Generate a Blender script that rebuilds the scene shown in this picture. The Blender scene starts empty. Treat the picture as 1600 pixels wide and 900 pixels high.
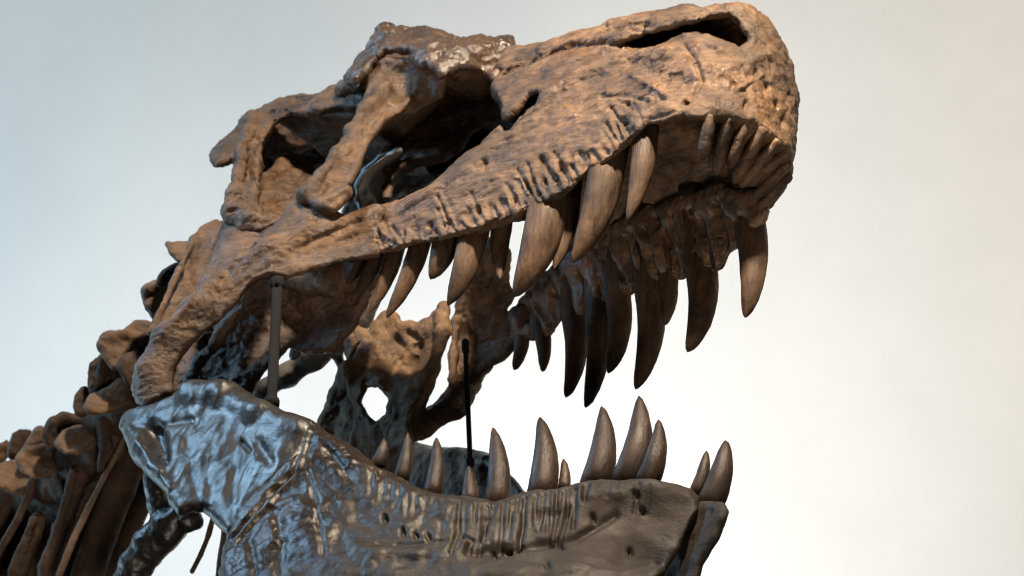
import bpy, math, random
import numpy as np
from mathutils import Matrix, Vector

# ------------------------------------------------------------------ camera, light, exposure
scene = bpy.context.scene
col = scene.collection
CAMD, CAMZ = 8.0, 2.6                       # camera stands 8 m from the skull, 2.6 m up
cam_data = bpy.data.cameras.new('Camera')
cam_data.lens = 180.0
cam_data.sensor_width = 36.0
cam_data.clip_end = 100.0
cam = bpy.data.objects.new('Camera', cam_data)
cam.location = (0, -CAMD, CAMZ)
cam.rotation_euler = (math.radians(90), 0, 0)
cam_data.dof.use_dof = True
cam_data.dof.focus_distance = 7.75
cam_data.dof.aperture_fstop = 9.0
col.objects.link(cam)
scene.camera = cam

world = bpy.data.worlds.new('World')
scene.world = world
world.use_nodes = True
world.node_tree.nodes['Background'].inputs[0].default_value = (0.55, 0.62, 0.72, 1)
world.node_tree.nodes['Background'].inputs[1].default_value = 0.035

def area(name, loc, target, size, power, color, sy=None, spread=180):
    d = bpy.data.lights.new(name, 'AREA')
    d.size = size
    if sy:
        d.shape = 'RECTANGLE'; d.size_y = sy
    d.energy = power; d.color = color; d.spread = math.radians(spread)
    o = bpy.data.objects.new(name, d)
    o.location = loc
    o.rotation_euler = (Vector(target) - Vector(loc)).to_track_quat('-Z', 'Y').to_euler()
    col.objects.link(o)
    return o

HEAD = (0, 0, CAMZ)
area('key_spot', (0.45, -0.7, CAMZ + 4.1), (0.22, 0.05, CAMZ), 0.4, 47, (1.0, 0.82, 0.62), spread=45)
area('blue_window', (-3.5, 1.45, CAMZ + 2.6), (-.05, -.2, CAMZ - .1), 1.0, 13.5, (0.40, 0.70, 1.0), sy=1.5, spread=50)
area('front_fill', (0.7, -6.8, CAMZ - 2.0), (0.1, 0, CAMZ), 1.4, 225, (1.0, 0.85, 0.70))
# lamps that wash the wall behind
area('wall_wash_centre', (0.12, 1.3, CAMZ - 2.2), (0.18, 3.6, CAMZ - 0.05), 0.8, 17.5, (1.0, 0.98, 0.96), spread=75)
area('wall_wash_left', (-3.4, 1.8, CAMZ - 1.0), (-1.5, 3.6, CAMZ - 0.3), 1.2, 94, (0.54, 0.82, 1.0))
area('wall_wash_right', (3.3, 1.7, CAMZ + 0.7), (1.7, 3.6, CAMZ + 0.1), 1.0, 42, (1.0, 0.79, 0.54))

scene.cycles.filter_width = 1.1
scene.view_settings.view_transform = 'Standard'
scene.view_settings.look = 'None'
scene.view_settings.exposure = 0.0
scene.view_settings.gamma = 1.0
scene.view_settings.use_curve_mapping = False

# ------------------------------------------------------------------ numeric sculpting kit
rng = np.random.default_rng(7)
_perm = rng.permutation(512).astype(np.int32)
_perm = np.concatenate([_perm, _perm, _perm])
_grad = rng.normal(size=(512, 3)).astype(np.float32)
_grad /= np.linalg.norm(_grad, axis=1)[:, None]

def pnoise(p):
    p = np.asarray(p, dtype=np.float32)
    i = np.floor(p).astype(np.int32)
    f = p - i
    i &= 511
    w = f * f * f * (f * (f * 6 - 15) + 10)
    out = np.zeros(len(p), np.float32)
    for dx in (0, 1):
        ax = _perm[(i[:, 0] + dx) & 511]
        wx = w[:, 0] if dx else 1 - w[:, 0]
        for dy in (0, 1):
            ay = _perm[(ax + i[:, 1] + dy) & 1023]
            wy = w[:, 1] if dy else 1 - w[:, 1]
            for dz in (0, 1):
                a = _perm[(ay + i[:, 2] + dz) & 1023]
                wz = w[:, 2] if dz else 1 - w[:, 2]
                g = _grad[a & 511]
                out += wx * wy * wz * (g[:, 0] * (f[:, 0] - dx) + g[:, 1] * (f[:, 1] - dy) + g[:, 2] * (f[:, 2] - dz))
    return out * 1.5

def fbm(p, oct=4, gain=0.5):
    out = 0; a = 1.0
    p = np.asarray(p, np.float32)
    for o in range(oct):
        out = out + a * pnoise(p * (2 ** o) + 17.3 * o)
        a *= gain
    return out

def ridged(p, oct=3):
    out = 0; a = 1.0
    p = np.asarray(p, np.float32)
    for o in range(oct):
        out = out + a * (1 - 2 * np.abs(pnoise(p * (2 ** o) + 9.1 * o)))
        a *= 0.5
    return out

def smin(a, b, k):
    if k <= 0: return np.minimum(a, b)
    h = np.maximum(k - np.abs(a - b), 0) / k
    return np.minimum(a, b) - h * h * k * 0.25

def smax(a, b, k):
    return -smin(-a, -b, k)

class Frame:
    """orthonormal bone frame: l forward, w away from the viewer's side, u up (millimetres)"""
    def __init__(s, origin, F, W):
        s.o = np.array(origin, float)
        F = np.array(F, float); F /= np.linalg.norm(F)
        W = np.array(W, float); W -= F * (F @ W); W /= np.linalg.norm(W)
        s.R = np.array([F, W, np.cross(F, W)])
    def world(s, p):
        return s.o + 0.001 * np.asarray(p, float) @ s.R
    def local(s, q):
        return 1000 * (np.asarray(q, float) - s.o) @ s.R.T
    def on(s, px, py, val, axis=1):
        """point where the sight line through photo point (px,py) meets the plane coordinate[axis]=val"""
        c = s.local((0, -CAMD, CAMZ)); d = s.local(((px - 800) * .001, 0, CAMZ + (450 - py) * .001)) - c
        return c + d * ((val - c[axis]) / d[axis])
    def pix(s, P):
        q = s.world(P)
        k = CAMD / (q[..., 1] + CAMD)
        return 800 + q[..., 0] * k * 1000, 450 - (q[..., 2] - CAMZ) * k * 1000
    def matrix(s):
        m = Matrix.Identity(4)
        for i in range(3):
            for j in range(3):
                m[j][i] = s.R[i][j]
            m[i][3] = s.o[i]
        return m

def world_at(px, py, y):
    k = (CAMD + y) / CAMD
    return np.array([(px - 800) * .001 * k, y, CAMZ + (450 - py) * .001 * k])

def poly_sdf(X, Y, poly):
    poly = np.asarray(poly, float)
    d = np.full(X.shape, 1e12); inside = np.zeros(X.shape, bool)
    n = len(poly)
    for i in range(n):
        ax, ay = poly[i]; bx, by = poly[(i + 1) % n]
        ex, ey = bx - ax, by - ay
        wx, wy = X - ax, Y - ay
        t = np.clip((wx * ex + wy * ey) / (ex * ex + ey * ey + 1e-9), 0, 1)
        d = np.minimum(d, (wx - ex * t) ** 2 + (wy - ey * t) ** 2)
        c = ((ay > Y) != (by > Y)) & (X < ex * (Y - ay) / (by - ay + 1e-12) + ax)
        inside ^= c
    d = np.sqrt(d)
    return np.where(inside, -d, d)

class PixMask:
    """signed distance to a closed outline, tabulated on a 2-unit grid"""
    def __init__(s, poly, margin=70, rough=0.0):
        poly = np.asarray(poly, float)
        s.x0, s.y0 = poly.min(0) - margin
        x1, y1 = poly.max(0) + margin
        s.st = 2.0
        xs = np.arange(s.x0, x1 + 2, 2.0); ys = np.arange(s.y0, y1 + 2, 2.0)
        X, Y = np.meshgrid(xs, ys, indexing='ij')
        s.g = poly_sdf(X, Y, poly).astype(np.float32)
        if rough:
            n = fbm(np.stack([X.ravel() / 26, Y.ravel() / 26, np.full(X.size, 3.7)], 1), 3)
            s.g += rough * n.reshape(X.shape)
    def __call__(s, px, py):
        fx = np.clip((px - s.x0) / s.st, 0, s.g.shape[0] - 1.001)
        fy = np.clip((py - s.y0) / s.st, 0, s.g.shape[1] - 1.001)
        ix = fx.astype(np.int32); iy = fy.astype(np.int32)
        fx = fx - ix; fy = fy - iy
        g = s.g
        return ((g[ix, iy] * (1 - fx) + g[ix + 1, iy] * fx) * (1 - fy)
                + (g[ix, iy + 1] * (1 - fx) + g[ix + 1, iy + 1] * fx) * fy)

def rbf(pts, vals, smooth=1e-3):
    """smooth interpolation of scattered (l,u) -> value, plane far away"""
    pts = np.asarray(pts, float) / 100.0; vals = np.asarray(vals, float)
    n = len(pts)
    if n < 3:
        m = vals.mean(); return lambda l, u: m + 0 * l + 0 * u
    r = np.linalg.norm(pts[:, None] - pts[None], axis=2)
    A = np.zeros((n + 3, n + 3)); A[:n, :n] = r + smooth * np.eye(n)
    A[:n, n] = 1; A[:n, n + 1:] = pts; A[n, :n] = 1; A[n + 1:, :n] = pts.T
    A += 1e-9 * np.eye(n + 3)
    c = np.linalg.solve(A, np.concatenate([vals, np.zeros(3)]))
    def f(l, u):
        x = l / 100.0; y = u / 100.0
        o = c[n] + c[n + 1] * x + c[n + 2] * y
        for i in range(n):
            o = o + c[i] * np.sqrt((x - pts[i, 0]) ** 2 + (y - pts[i, 1]) ** 2)
        return o
    return f

class Sculpt:
    """signed-distance sculpture on a voxel grid, turned into one mesh"""
    def __init__(s, frame, lo, hi, h):
        s.fr = frame; s.h = h
        s.lo = np.array(lo, float)
        n = np.ceil((np.array(hi, float) - s.lo) / h).astype(int) + 1
        s.ax = [(s.lo[i] + h * np.arange(n[i])).astype(np.float32) for i in range(3)]
        s.L = s.ax[0][:, None, None]; s.W = s.ax[1][None, :, None]; s.U = s.ax[2][None, None, :]
        s.f = np.full(n, 200.0, np.float32)
        s._pix = None
    def pix(s):
        if s._pix is None:
            R = s.fr.R * 0.001; o = s.fr.o
            qx = o[0] + s.L * R[0, 0] + s.W * R[1, 0] + s.U * R[2, 0]
            qy = o[1] + s.L * R[0, 1] + s.W * R[1, 1] + s.U * R[2, 1]
            qz = o[2] + s.L * R[0, 2] + s.W * R[1, 2] + s.U * R[2, 2] - CAMZ
            k = 1000 * CAMD / (qy + CAMD)
            s._pix = (800 + qx * k).astype(np.float32), (450 - qz * k).astype(np.float32)
        return s._pix
    def box(s, lo, hi):
        sl = []
        for i in range(3):
            a = int(np.clip(np.floor((lo[i] - s.lo[i]) / s.h), 0, s.f.shape[i]))
            b = int(np.clip(np.ceil((hi[i] - s.lo[i]) / s.h) + 1, 0, s.f.shape[i]))
            sl.append(slice(a, b))
        return tuple(sl)
    def add(s, d, k=0, sl=None):
        if sl is None: s.f = smin(s.f, d.astype(np.float32), k)
        else: s.f[sl] = smin(s.f[sl], d.astype(np.float32), k)
    def cut(s, d, k=0, sl=None):
        if sl is None: s.f = smax(s.f, -d.astype(np.float32), k)
        else: s.f[sl] = smax(s.f[sl], -d.astype(np.float32), k)
    def _seg(s, a, b, ra, rb, sl, sq=None):
        L = s.L[sl[0]]; W = s.W[:, sl[1]]; U = s.U[:, :, sl[2]]
        e = b - a; ee = e @ e + 1e-9
        dl, dw, du = L - a[0], W - a[1], U - a[2]
        t = np.clip((dl * e[0] + dw * e[1] + du * e[2]) / ee, 0, 1)
        x, y, z = dl - e[0] * t, dw - e[1] * t, du - e[2] * t
        if sq is not None:                       # flattened section: squash along direction sq[0] by factor sq[1]
            n, q = sq
            dp = (x * n[0] + y * n[1] + z * n[2]) * (q - 1)
            x, y, z = x + dp * n[0], y + dp * n[1], z + dp * n[2]
        return np.sqrt(x * x + y * y + z * z) - (ra + (rb - ra) * t)
    def tube(s, pts, k=12, cut=False, sq=None, join=6):
        """pts: [(l,w,u,r)...]"""
        P = np.array(pts, float)
        if len(P) == 1: P = np.vstack([P, P + [0.1, 0, 0, 0]])
        pad = P[:, 3].max() + k + join + 3 * s.h
        sl = s.box(P[:, :3].min(0) - pad, P[:, :3].max(0) + pad)
        if 0 in s.f[sl].shape: return
        d = None
        for i in range(len(P) - 1):
            g = s._seg(P[i, :3], P[i + 1, :3], P[i, 3], P[i + 1, 3], sl, sq)
            d = g if d is None else smin(d, g, join)
        (s.cut if cut else s.add)(d, k, sl)
    def ptube(s, pts, k=12, cut=False, sq=None, join=6):
        """pts: [(px,py,w,r)...] traced on the photograph at side distance w"""
        s.tube([(*s.fr.on(p[0], p[1], p[2]), p[3]) for p in pts], k, cut, sq, join)
    def ell(s, c, r, k=12, cut=False):
        c = np.array(c, float); r = np.array(r, float)
        sl = s.box(c - r - k - 3 * s.h, c + r + k + 3 * s.h)
        if 0 in s.f[sl].shape: return
        L = s.L[sl[0]]; W = s.W[:, sl[1]]; U = s.U[:, :, sl[2]]
        q = np.sqrt(((L - c[0]) / r[0]) ** 2 + ((W - c[1]) / r[1]) ** 2 + ((U - c[2]) / r[2]) ** 2)
        (s.cut if cut else s.add)((q - 1) * r.min(), k, sl)
    def plate(s, poly, wpts, t, r=10, k=10, cut=False, rough=0.0, tf=None, sl=None):
        """bone sheet: outline traced on the photograph, lying on the side surface wpts, half thickness t"""
        m = PixMask(poly, rough=rough)
        px, py = s.pix()
        if callable(wpts): wf = wpts(s.L, s.U)
        else:
            loc = np.array([s.fr.on(a, b, c) for a, b, c in wpts])
            wf = rbf(loc[:, [0, 2]], loc[:, 1])(s.L, s.U)
        tt = t if tf is None else tf(s.L, s.U)
        d2 = m(px, py); dw = np.abs(s.W - wf) - tt
        a = d2 + r; b = dw + r
        d = np.sqrt(np.maximum(a, 0) ** 2 + np.maximum(b, 0) ** 2) + np.minimum(np.maximum(a, b), 0) - r
        (s.cut if cut else s.add)(d, k)
    def hull(s, poly, k=14, rough=0.0):
        """keep only what lies inside the traced outline"""
        px, py = s.pix()
        s.f = smax(s.f, PixMask(poly, rough=rough)(px, py), k)
    def hole(s, poly, wmin=-999, wmax=999, k=8, rough=0.0):
        px, py = s.pix()
        d = PixMask(poly, rough=rough)(px, py)
        d = smax(d, wmin - s.W + 0 * d, 6); d = smax(d, s.W - wmax + 0 * d, 6)
        s.cut(d, k)
    def mesh(s, disp=()):
        f = s.f
        f[0] = f[-1] = 50; f[:, 0] = f[:, -1] = 50; f[:, :, 0] = f[:, :, -1] = 50
        ins = f < 0
        n = np.array(f.shape) - 1
        cnt = np.zeros(n, np.int8)
        for dx in (0, 1):
            for dy in (0, 1):
                for dz in (0, 1):
                    cnt += ins[dx:dx + n[0], dy:dy + n[1], dz:dz + n[2]]
        act = np.argwhere((cnt > 0) & (cnt < 8))
        ids = np.full(n, -1, np.int32)
        ids[act[:, 0], act[:, 1], act[:, 2]] = np.arange(len(act))
        acc = np.zeros((len(act), 3), np.float32); num = np.zeros(len(act), np.float32)
        cs = [(0, 0, 0), (1, 0, 0), (0, 1, 0), (1, 1, 0), (0, 0, 1), (1, 0, 1), (0, 1, 1), (1, 1, 1)]
        val = [f[act[:, 0] + c[0], act[:, 1] + c[1], act[:, 2] + c[2]] for c in cs]
        for i in range(8):
            for b in (1, 2, 4):
                if i & b: continue
                j = i | b
                va, vb = val[i], val[j]
                m = (va < 0) != (vb < 0)
                t = np.where(m, va / np.where(m, va - vb, 1), 0)
                p = np.array(cs[i], np.float32) + t[:, None] * (np.array(cs[j], np.float32) - np.array(cs[i], np.float32))
                acc += p * m[:, None]; num += m
        V = (act + acc / num[:, None]) * s.h + s.lo
        quads = []
        for a in range(3):
            b, c = (a + 1) % 3, (a + 2) % 3
            sa = [slice(None)] * 3; sb = [slice(None)] * 3
            sa[a] = slice(0, -1); sb[a] = slice(1, None)
            e = np.argwhere(ins[tuple(sa)] != ins[tuple(sb)])
            e = e[(e[:, b] > 0) & (e[:, c] > 0)]
            fl = ins[e[:, 0], e[:, 1], e[:, 2]]
            q = []
            for ob, oc in ((0, 0), (1, 0), (1, 1), (0, 1)):
                x = e.copy(); x[:, b] -= ob; x[:, c] -= oc
                q.append(ids[x[:, 0], x[:, 1], x[:, 2]])
            q = np.stack(q, 1)
            q[~fl] = q[~fl][:, ::-1]
            quads.append(q)
        Q = np.concatenate(quads)
        Q = Q[(Q >= 0).all(1)]
        # drop crumbs: keep pieces of more than 3 % of the surface
        lab = np.arange(len(V))
        for _ in range(400):
            m = lab[Q].min(1); new = lab.copy()
            for j in range(4): np.minimum.at(new, Q[:, j], m)
            new = new[new]
            if (new == lab).all(): break
            lab = new
        u, inv, c = np.unique(lab, return_inverse=True, return_counts=True)
        keep = c[inv] > 0.03 * len(V)
        re = np.cumsum(keep) - 1
        Q = re[Q[keep[Q].all(1)]]; V = V[keep]
        for it in range(2):                     # relax the voxel stairs a little
            A = np.zeros_like(V); C = np.zeros(len(V))
            for i, j in ((0, 1), (1, 2), (2, 3), (3, 0)):
                for x, y in ((i, j), (j, i)):
                    for d in range(3): A[:, d] += np.bincount(Q[:, x], V[Q[:, y], d], len(V))
                    C += np.bincount(Q[:, x], minlength=len(V))
            V = 0.5 * V + 0.5 * A / np.maximum(C, 1)[:, None]
        for fn in disp:
            N = normals(V, Q)
            px, py = s.fr.pix(V)
            c = s.fr.local((0, -CAMD, CAMZ))
            v = V - c; v /= np.linalg.norm(v, axis=1)[:, None]
            V = V + N * fn(V, N, px, py, -(N * v).sum(1))[:, None]
        s.f = None; s._pix = None
        return V, Q

def normals(V, Q):
    n = np.cross(V[Q[:, 2]] - V[Q[:, 0]], V[Q[:, 3]] - V[Q[:, 1]])
    N = np.zeros_like(V)
    for j in range(4):
        for d in range(3): N[:, d] += np.bincount(Q[:, j], n[:, d], len(V))
    return N / (np.linalg.norm(N, axis=1)[:, None] + 1e-9)

# displacement brushes ------------------------------------------------
def line_dist(px, py, line):
    d = np.full(len(px), 1e9); T = np.zeros(len(px))
    line = np.asarray(line, float); n = len(line) - 1
    for i in range(n):
        a, b = line[i, :2], line[i + 1, :2]
        e = b - a
        t = np.clip(((px - a[0]) * e[0] + (py - a[1]) * e[1]) / (e @ e + 1e-9), 0, 1)
        q = np.hypot(px - a[0] - e[0] * t, py - a[1] - e[1] * t)
        m = q < d
        d = np.where(m, q, d); T = np.where(m, (i + t) / n, T)
    return d, T

def strokes(lst, wrange=(-999, 999), face=0.05):
    """lst: [(polyline px, width, depth(+ = groove))]"""
    def fn(V, N, px, py, fac):
        o = np.zeros(len(V))
        ok = (V[:, 1] > wrange[0]) & (V[:, 1] < wrange[1]) & (fac > face)
        for line, wd, dp in lst:
            L = np.asarray(line, float)
            lo = L.min(0) - 3 * wd; hi = L.max(0) + 3 * wd
            m = np.where(ok & (px > lo[0]) & (px < hi[0]) & (py > lo[1]) & (py < hi[1]))[0]
            if len(m) == 0: continue
            d, t = line_dist(px[m], py[m], L)
            o[m] -= dp * np.exp(-(d / wd) ** 2) * np.clip(fac[m] * 3, 0, 1)
        return o
    return fn

def bumpy(scale, amp, oct=4, kind='fbm', seed=0.0):
    """scale: mm per feature along l,w,u"""
    sc = np.array(scale, float)
    def fn(V, N, px, py, fac):
        p = V / sc + seed
        return amp * (fbm(p, oct) if kind == 'fbm' else ridged(p, oct))
    return fn

def where(fn, maskfn):
    return lambda V, N, px, py, fac: fn(V, N, px, py, fac) * maskfn(V, N, px, py)

# object making -------------------------------------------------------
def link_mesh(name, V, Q, mat, parent=None, smooth=True):
    me = bpy.data.meshes.new(name)
    V = np.ascontiguousarray(np.asarray(V) * 0.001, np.float32); Q = np.ascontiguousarray(Q, np.int32)
    me.vertices.add(len(V)); me.vertices.foreach_set('co', V.ravel())
    k = Q.shape[1]
    me.loops.add(Q.size); me.loops.foreach_set('vertex_index', Q.ravel())
    me.polygons.add(len(Q))
    me.polygons.foreach_set('loop_start', np.arange(0, Q.size, k, dtype=np.int32))
    me.update(calc_edges=True)
    me.validate()
    me.polygons.foreach_set('use_smooth', np.full(len(me.polygons), smooth))
    me.materials.append(mat)
    o = bpy.data.objects.new(name, me)
    col.objects.link(o)
    if parent: o.parent = parent
    return o

def thing(name, label, cat, frame=None, group=None, loc=None):
    o = bpy.data.objects.new(name, None)
    o.empty_display_size = 0.05
    if frame is not None: o.matrix_world = frame.matrix()
    elif loc is not None: o.location = loc
    col.objects.link(o)
    o['label'] = label; o['category'] = cat
    if group: o['group'] = group
    return o

def smooth_line(P, n):
    """Catmull-Rom through the control points"""
    P = np.asarray(P, float)
    P = np.vstack([2 * P[0] - P[1], P, 2 * P[-1] - P[-2]])
    out = []
    m = len(P) - 3
    for x in np.linspace(0, m - 1e-6, n):
        i = int(x); t = x - i
        a, b, c, d = P[i:i + 4]
        out.append(0.5 * ((2 * b) + (-a + c) * t + (2 * a - 5 * b + 4 * c - d) * t * t + (-a + 3 * b - 3 * c + d) * t ** 3))
    return np.array(out)

def sweep(C, ra, rb, nvec, seg=16, rough=0.0, seed=0, blunt=0.0):
    """tapered bar along points C; half width ra (across the view), rb (along nvec)"""
    C = np.asarray(C, float); n = len(C)
    T = np.gradient(C, axis=0); T /= np.linalg.norm(T, axis=1)[:, None]
    nv = np.asarray(nvec, float)
    V = []
    r = np.random.default_rng(seed)
    for i in range(n):
        b = nv - T[i] * (T[i] @ nv); b /= np.linalg.norm(b)
        a = np.cross(T[i], b)
        for j in range(seg):
            th = 2 * math.pi * j / seg
            V.append(C[i] + a * ra[i] * math.cos(th) + b * rb[i] * math.sin(th))
    V = np.array(V)
    if rough:
        V = V + np.stack([fbm(V / 9 + seed, 2), fbm(V / 9 + seed + 31, 2), fbm(V / 9 + seed + 77, 2)], 1) * rough
    Q = []
    for i in range(n - 1):
        for j in range(seg):
            k = (j + 1) % seg
            Q.append((i * seg + j, i * seg + k, (i + 1) * seg + k, (i + 1) * seg + j))
    V = np.vstack([V, C[0] - T[0] * ra[0] * .3, C[-1] + T[-1] * ra[-1] * .8])
    for j in range(0, seg, 2):
        Q.append((len(V) - 2, (j + 2) % seg, (j + 1) % seg, j))
        b = (n - 1) * seg
        Q.append((len(V) - 1, b + j, b + (j + 1) % seg, b + (j + 2) % seg))
    return V, np.array(Q)

# ------------------------------------------------------------------ materials
def bone_mat(name, dark, light, rough=(0.32, 0.6), stretch=(1, 1, 1), scale=14.0, bump=0.5, fine=90.0, coat=0.0, spec=0.5, stain=0.5, lacq=None, gloss=None):
    m = bpy.data.materials.new(name); m.use_nodes = True
    nt = m.node_tree; nd = nt.nodes; ln = nt.links
    b = nd['Principled BSDF']
    tc = nd.new('ShaderNodeTexCoord')
    mp = nd.new('ShaderNodeMapping'); mp.inputs['Scale'].default_value = stretch
    ln.new(tc.outputs['Object'], mp.inputs[0])
    def noise(sc, det, vec, dist=0.0, rg=0.6):
        n = nd.new('ShaderNodeTexNoise'); n.inputs['Scale'].default_value = sc
        n.inputs['Detail'].default_value = det; n.inputs['Roughness'].default_value = rg
        n.inputs['Distortion'].default_value = dist
        ln.new(vec, n.inputs['Vector']); return n.outputs['Fac']
    def ramp(fac, p0, c0, p1, c1):
        r = nd.new('ShaderNodeValToRGB')
        r.color_ramp.elements[0].position = p0; r.color_ramp.elements[0].color = (*c0, 1)
        r.color_ramp.elements[1].position = p1; r.color_ramp.elements[1].color = (*c1, 1)
        ln.new(fac, r.inputs[0]); return r.outputs[0]
    big = noise(scale, 5, tc.outputs['Object'], 0.4)
    c1 = ramp(big, 0.32, dark, 0.68, light)
    fib = noise(fine, 6, mp.outputs[0], 0.6, 0.7)
    c2 = ramp(fib, 0.36, (0.30, 0.26, 0.23), 0.60, (1, 1, 1))
    mx = nd.new('ShaderNodeMix'); mx.data_type = 'RGBA'; mx.blend_type = 'MULTIPLY'
    mx.inputs[0].default_value = stain
    ln.new(c1, mx.inputs[6]); ln.new(c2, mx.inputs[7])
    ln.new(mx.outputs[2], b.inputs['Base Color'])
    rn = noise(scale * 1.7, 4, tc.outputs['Object'], 0.8)
    rr = nd.new('ShaderNodeMapRange'); rr.inputs[1].default_value = 0.36; rr.inputs[2].default_value = 0.64
    rr.inputs[3].default_value = rough[0]; rr.inputs[4].default_value = rough[1]
    ln.new(rn, rr.inputs[0])
    if lacq is None: ln.new(rr.outputs[0], b.inputs['Roughness'])
    else:                                     # small patches where the lacquer is still glossy
        ln_n = noise(lacq[0], 4, tc.outputs['Object'], 1.2)
        lr = nd.new('ShaderNodeMapRange'); lr.inputs[1].default_value = lacq[1]; lr.inputs[2].default_value = lacq[1] + 0.06
        lr.inputs[3].default_value = 1.0; lr.inputs[4].default_value = lacq[2]
        ln.new(ln_n, lr.inputs[0])
        mu = nd.new('ShaderNodeMath'); mu.operation = 'MULTIPLY'
        ln.new(rr.outputs[0], mu.inputs[0]); ln.new(lr.outputs[0], mu.inputs[1]); ln.new(mu.outputs[0], b.inputs['Roughness'])
    if gloss is not None:                     # varnish worn off towards one end: (x0, factor there, x1, factor there)
        sx = nd.new('ShaderNodeSeparateXYZ'); ln.new(tc.outputs['Object'], sx.inputs[0])
        gr = nd.new('ShaderNodeMapRange')
        for q, vv in ((1, gloss[0]), (2, gloss[2]), (3, gloss[1]), (4, gloss[3])): gr.inputs[q].default_value = vv
        ln.new(sx.outputs[0], gr.inputs[0])
        gm = nd.new('ShaderNodeMath'); gm.operation = 'MULTIPLY'
        src = b.inputs['Roughness'].links[0].from_socket
        ln.new(src, gm.inputs[0]); ln.new(gr.outputs[0], gm.inputs[1]); ln.new(gm.outputs[0], b.inputs['Roughness'])
    b.inputs['Specular IOR Level'].default_value = spec
    b.inputs['Coat Weight'].default_value = coat; b.inputs['Coat Roughness'].default_value = 0.22
    f2 = noise(fine * 2.6, 5, mp.outputs[0], 0.3, 0.75)
    b1 = nd.new('ShaderNodeBump'); b1.inputs['Strength'].default_value = bump; b1.inputs['Distance'].default_value = 0.006
    ln.new(fib, b1.inputs['Height'])
    b2 = nd.new('ShaderNodeBump'); b2.inputs['Strength'].default_value = bump * 0.8; b2.inputs['Distance'].default_value = 0.0025
    ln.new(f2, b2.inputs['Height']); ln.new(b1.outputs[0], b2.inputs['Normal'])
    f3 = noise(fine * 7, 3, mp.outputs[0], 0.2, 0.7)
    b3 = nd.new('ShaderNodeBump'); b3.inputs['Strength'].default_value = min(1.0, bump * 1.2); b3.inputs['Distance'].default_value = 0.0012
    ln.new(f3, b3.inputs['Height']); ln.new(b2.outputs[0], b3.inputs['Normal']); b2 = b3
    ln.new(b2.outputs[0], b.inputs['Normal'])
    if coat: ln.new(b2.outputs[0], b.inputs['Coat Normal'])
    return m

M_snout = bone_mat('bone_snout', (0.046, 0.027, 0.014), (0.225, 0.127, 0.064), (0.46, 0.72), (0.5, 1, 1), 9, 0.7, 70, stain=0.85, lacq=(10, 0.53, 0.35))
M_skull = bone_mat('bone_skull', (0.044, 0.025, 0.012), (0.180, 0.099, 0.048), (0.40, 0.68), (0.5, 1, 1), 11, 0.7, 60, stain=0.85, lacq=(9, 0.55, 0.4))
M_brow = bone_mat('bone_lacquered', (0.026, 0.017, 0.011), (0.095, 0.056, 0.033), (0.20, 0.44), (1, 1, 1), 14, 0.45, 40, spec=0.5, stain=0.5)
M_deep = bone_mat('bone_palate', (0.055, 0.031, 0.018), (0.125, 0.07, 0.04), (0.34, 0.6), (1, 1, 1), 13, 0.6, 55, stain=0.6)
M_raw = bone_mat('bone_ochre', (0.07, 0.036, 0.015), (0.23, 0.128, 0.057), (0.5, 0.75), (1, 1, 1), 22, 0.9, 50, stain=0.7)
M_jaw = bone_mat('bone_jaw', (0.010, 0.009, 0.008), (0.022, 0.018, 0.0145), (0.34, 0.44), (0.5, 1, 1), 8, 0.26, 34, spec=0.55, stain=0.6)  # own dark grey, deepened further to paint in the shade below the skull
M_jawfront = bone_mat('bone_jaw_front', (0.008, 0.005, 0.0028), (0.026, 0.017, 0.0095), (0.44, 0.62), (0.5, 1, 1), 8, 0.4, 40, spec=0.34, stain=0.65, gloss=(0.50, 0.6, 0.95, 1.3))  # shade below the skull painted in; browner where less blue light falls
M_sheet = bone_mat('bone_sheet', (0.09, 0.085, 0.08), (0.2, 0.185, 0.165), (0.28, 0.45), (1, 1, 1), 9, 0.3, 40, spec=0.5, stain=0.4)
M_ling = bone_mat('bone_inner_wall', (0.085, 0.05, 0.031), (0.21, 0.125, 0.075), (0.26, 0.55), (1, 1, 0.4), 14, 0.5, 50, spec=0.5, stain=0.6)
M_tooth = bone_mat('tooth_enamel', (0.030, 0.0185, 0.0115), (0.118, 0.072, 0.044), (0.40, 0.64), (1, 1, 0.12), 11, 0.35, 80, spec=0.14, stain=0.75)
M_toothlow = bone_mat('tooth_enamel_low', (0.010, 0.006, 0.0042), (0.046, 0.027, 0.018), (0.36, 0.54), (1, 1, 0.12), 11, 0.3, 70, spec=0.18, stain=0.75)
M_neck = bone_mat('bone_neck', (0.075, 0.045, 0.027), (0.22, 0.135, 0.08), (0.5, 0.75), (1, 1, 1), 10, 0.6, 40, stain=0.6, spec=0.3)
M_neckdark = bone_mat('bone_neck_dark', (0.035, 0.022, 0.015), (0.095, 0.058, 0.036), (0.55, 0.8), (1, 1, 1), 10, 0.6, 40, stain=0.6, spec=0.25)  # darker copy of the neck bone, shade put into its colour

def metal_mat():
    m = bpy.data.materials.new('dark_steel'); m.use_nodes = True
    b = m.node_tree.nodes['Principled BSDF']
    b.inputs['Base Color'].default_value = (0.012, 0.012, 0.013, 1)
    b.inputs['Metallic'].default_value = 0.0; b.inputs['Specular IOR Level'].default_value = 0.08; b.inputs['Roughness'].default_value = 0.85
    n = m.node_tree.nodes.new('ShaderNodeTexNoise'); n.inputs['Scale'].default_value = 60
    p = m.node_tree.nodes.new('ShaderNodeBump'); p.inputs['Strength'].default_value = 0.2; p.inputs['Distance'].default_value = 0.002
    m.node_tree.links.new(n.outputs[0], p.inputs['Height']); m.node_tree.links.new(p.outputs[0], b.inputs['Normal'])
    return m
M_steel = metal_mat()

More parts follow.
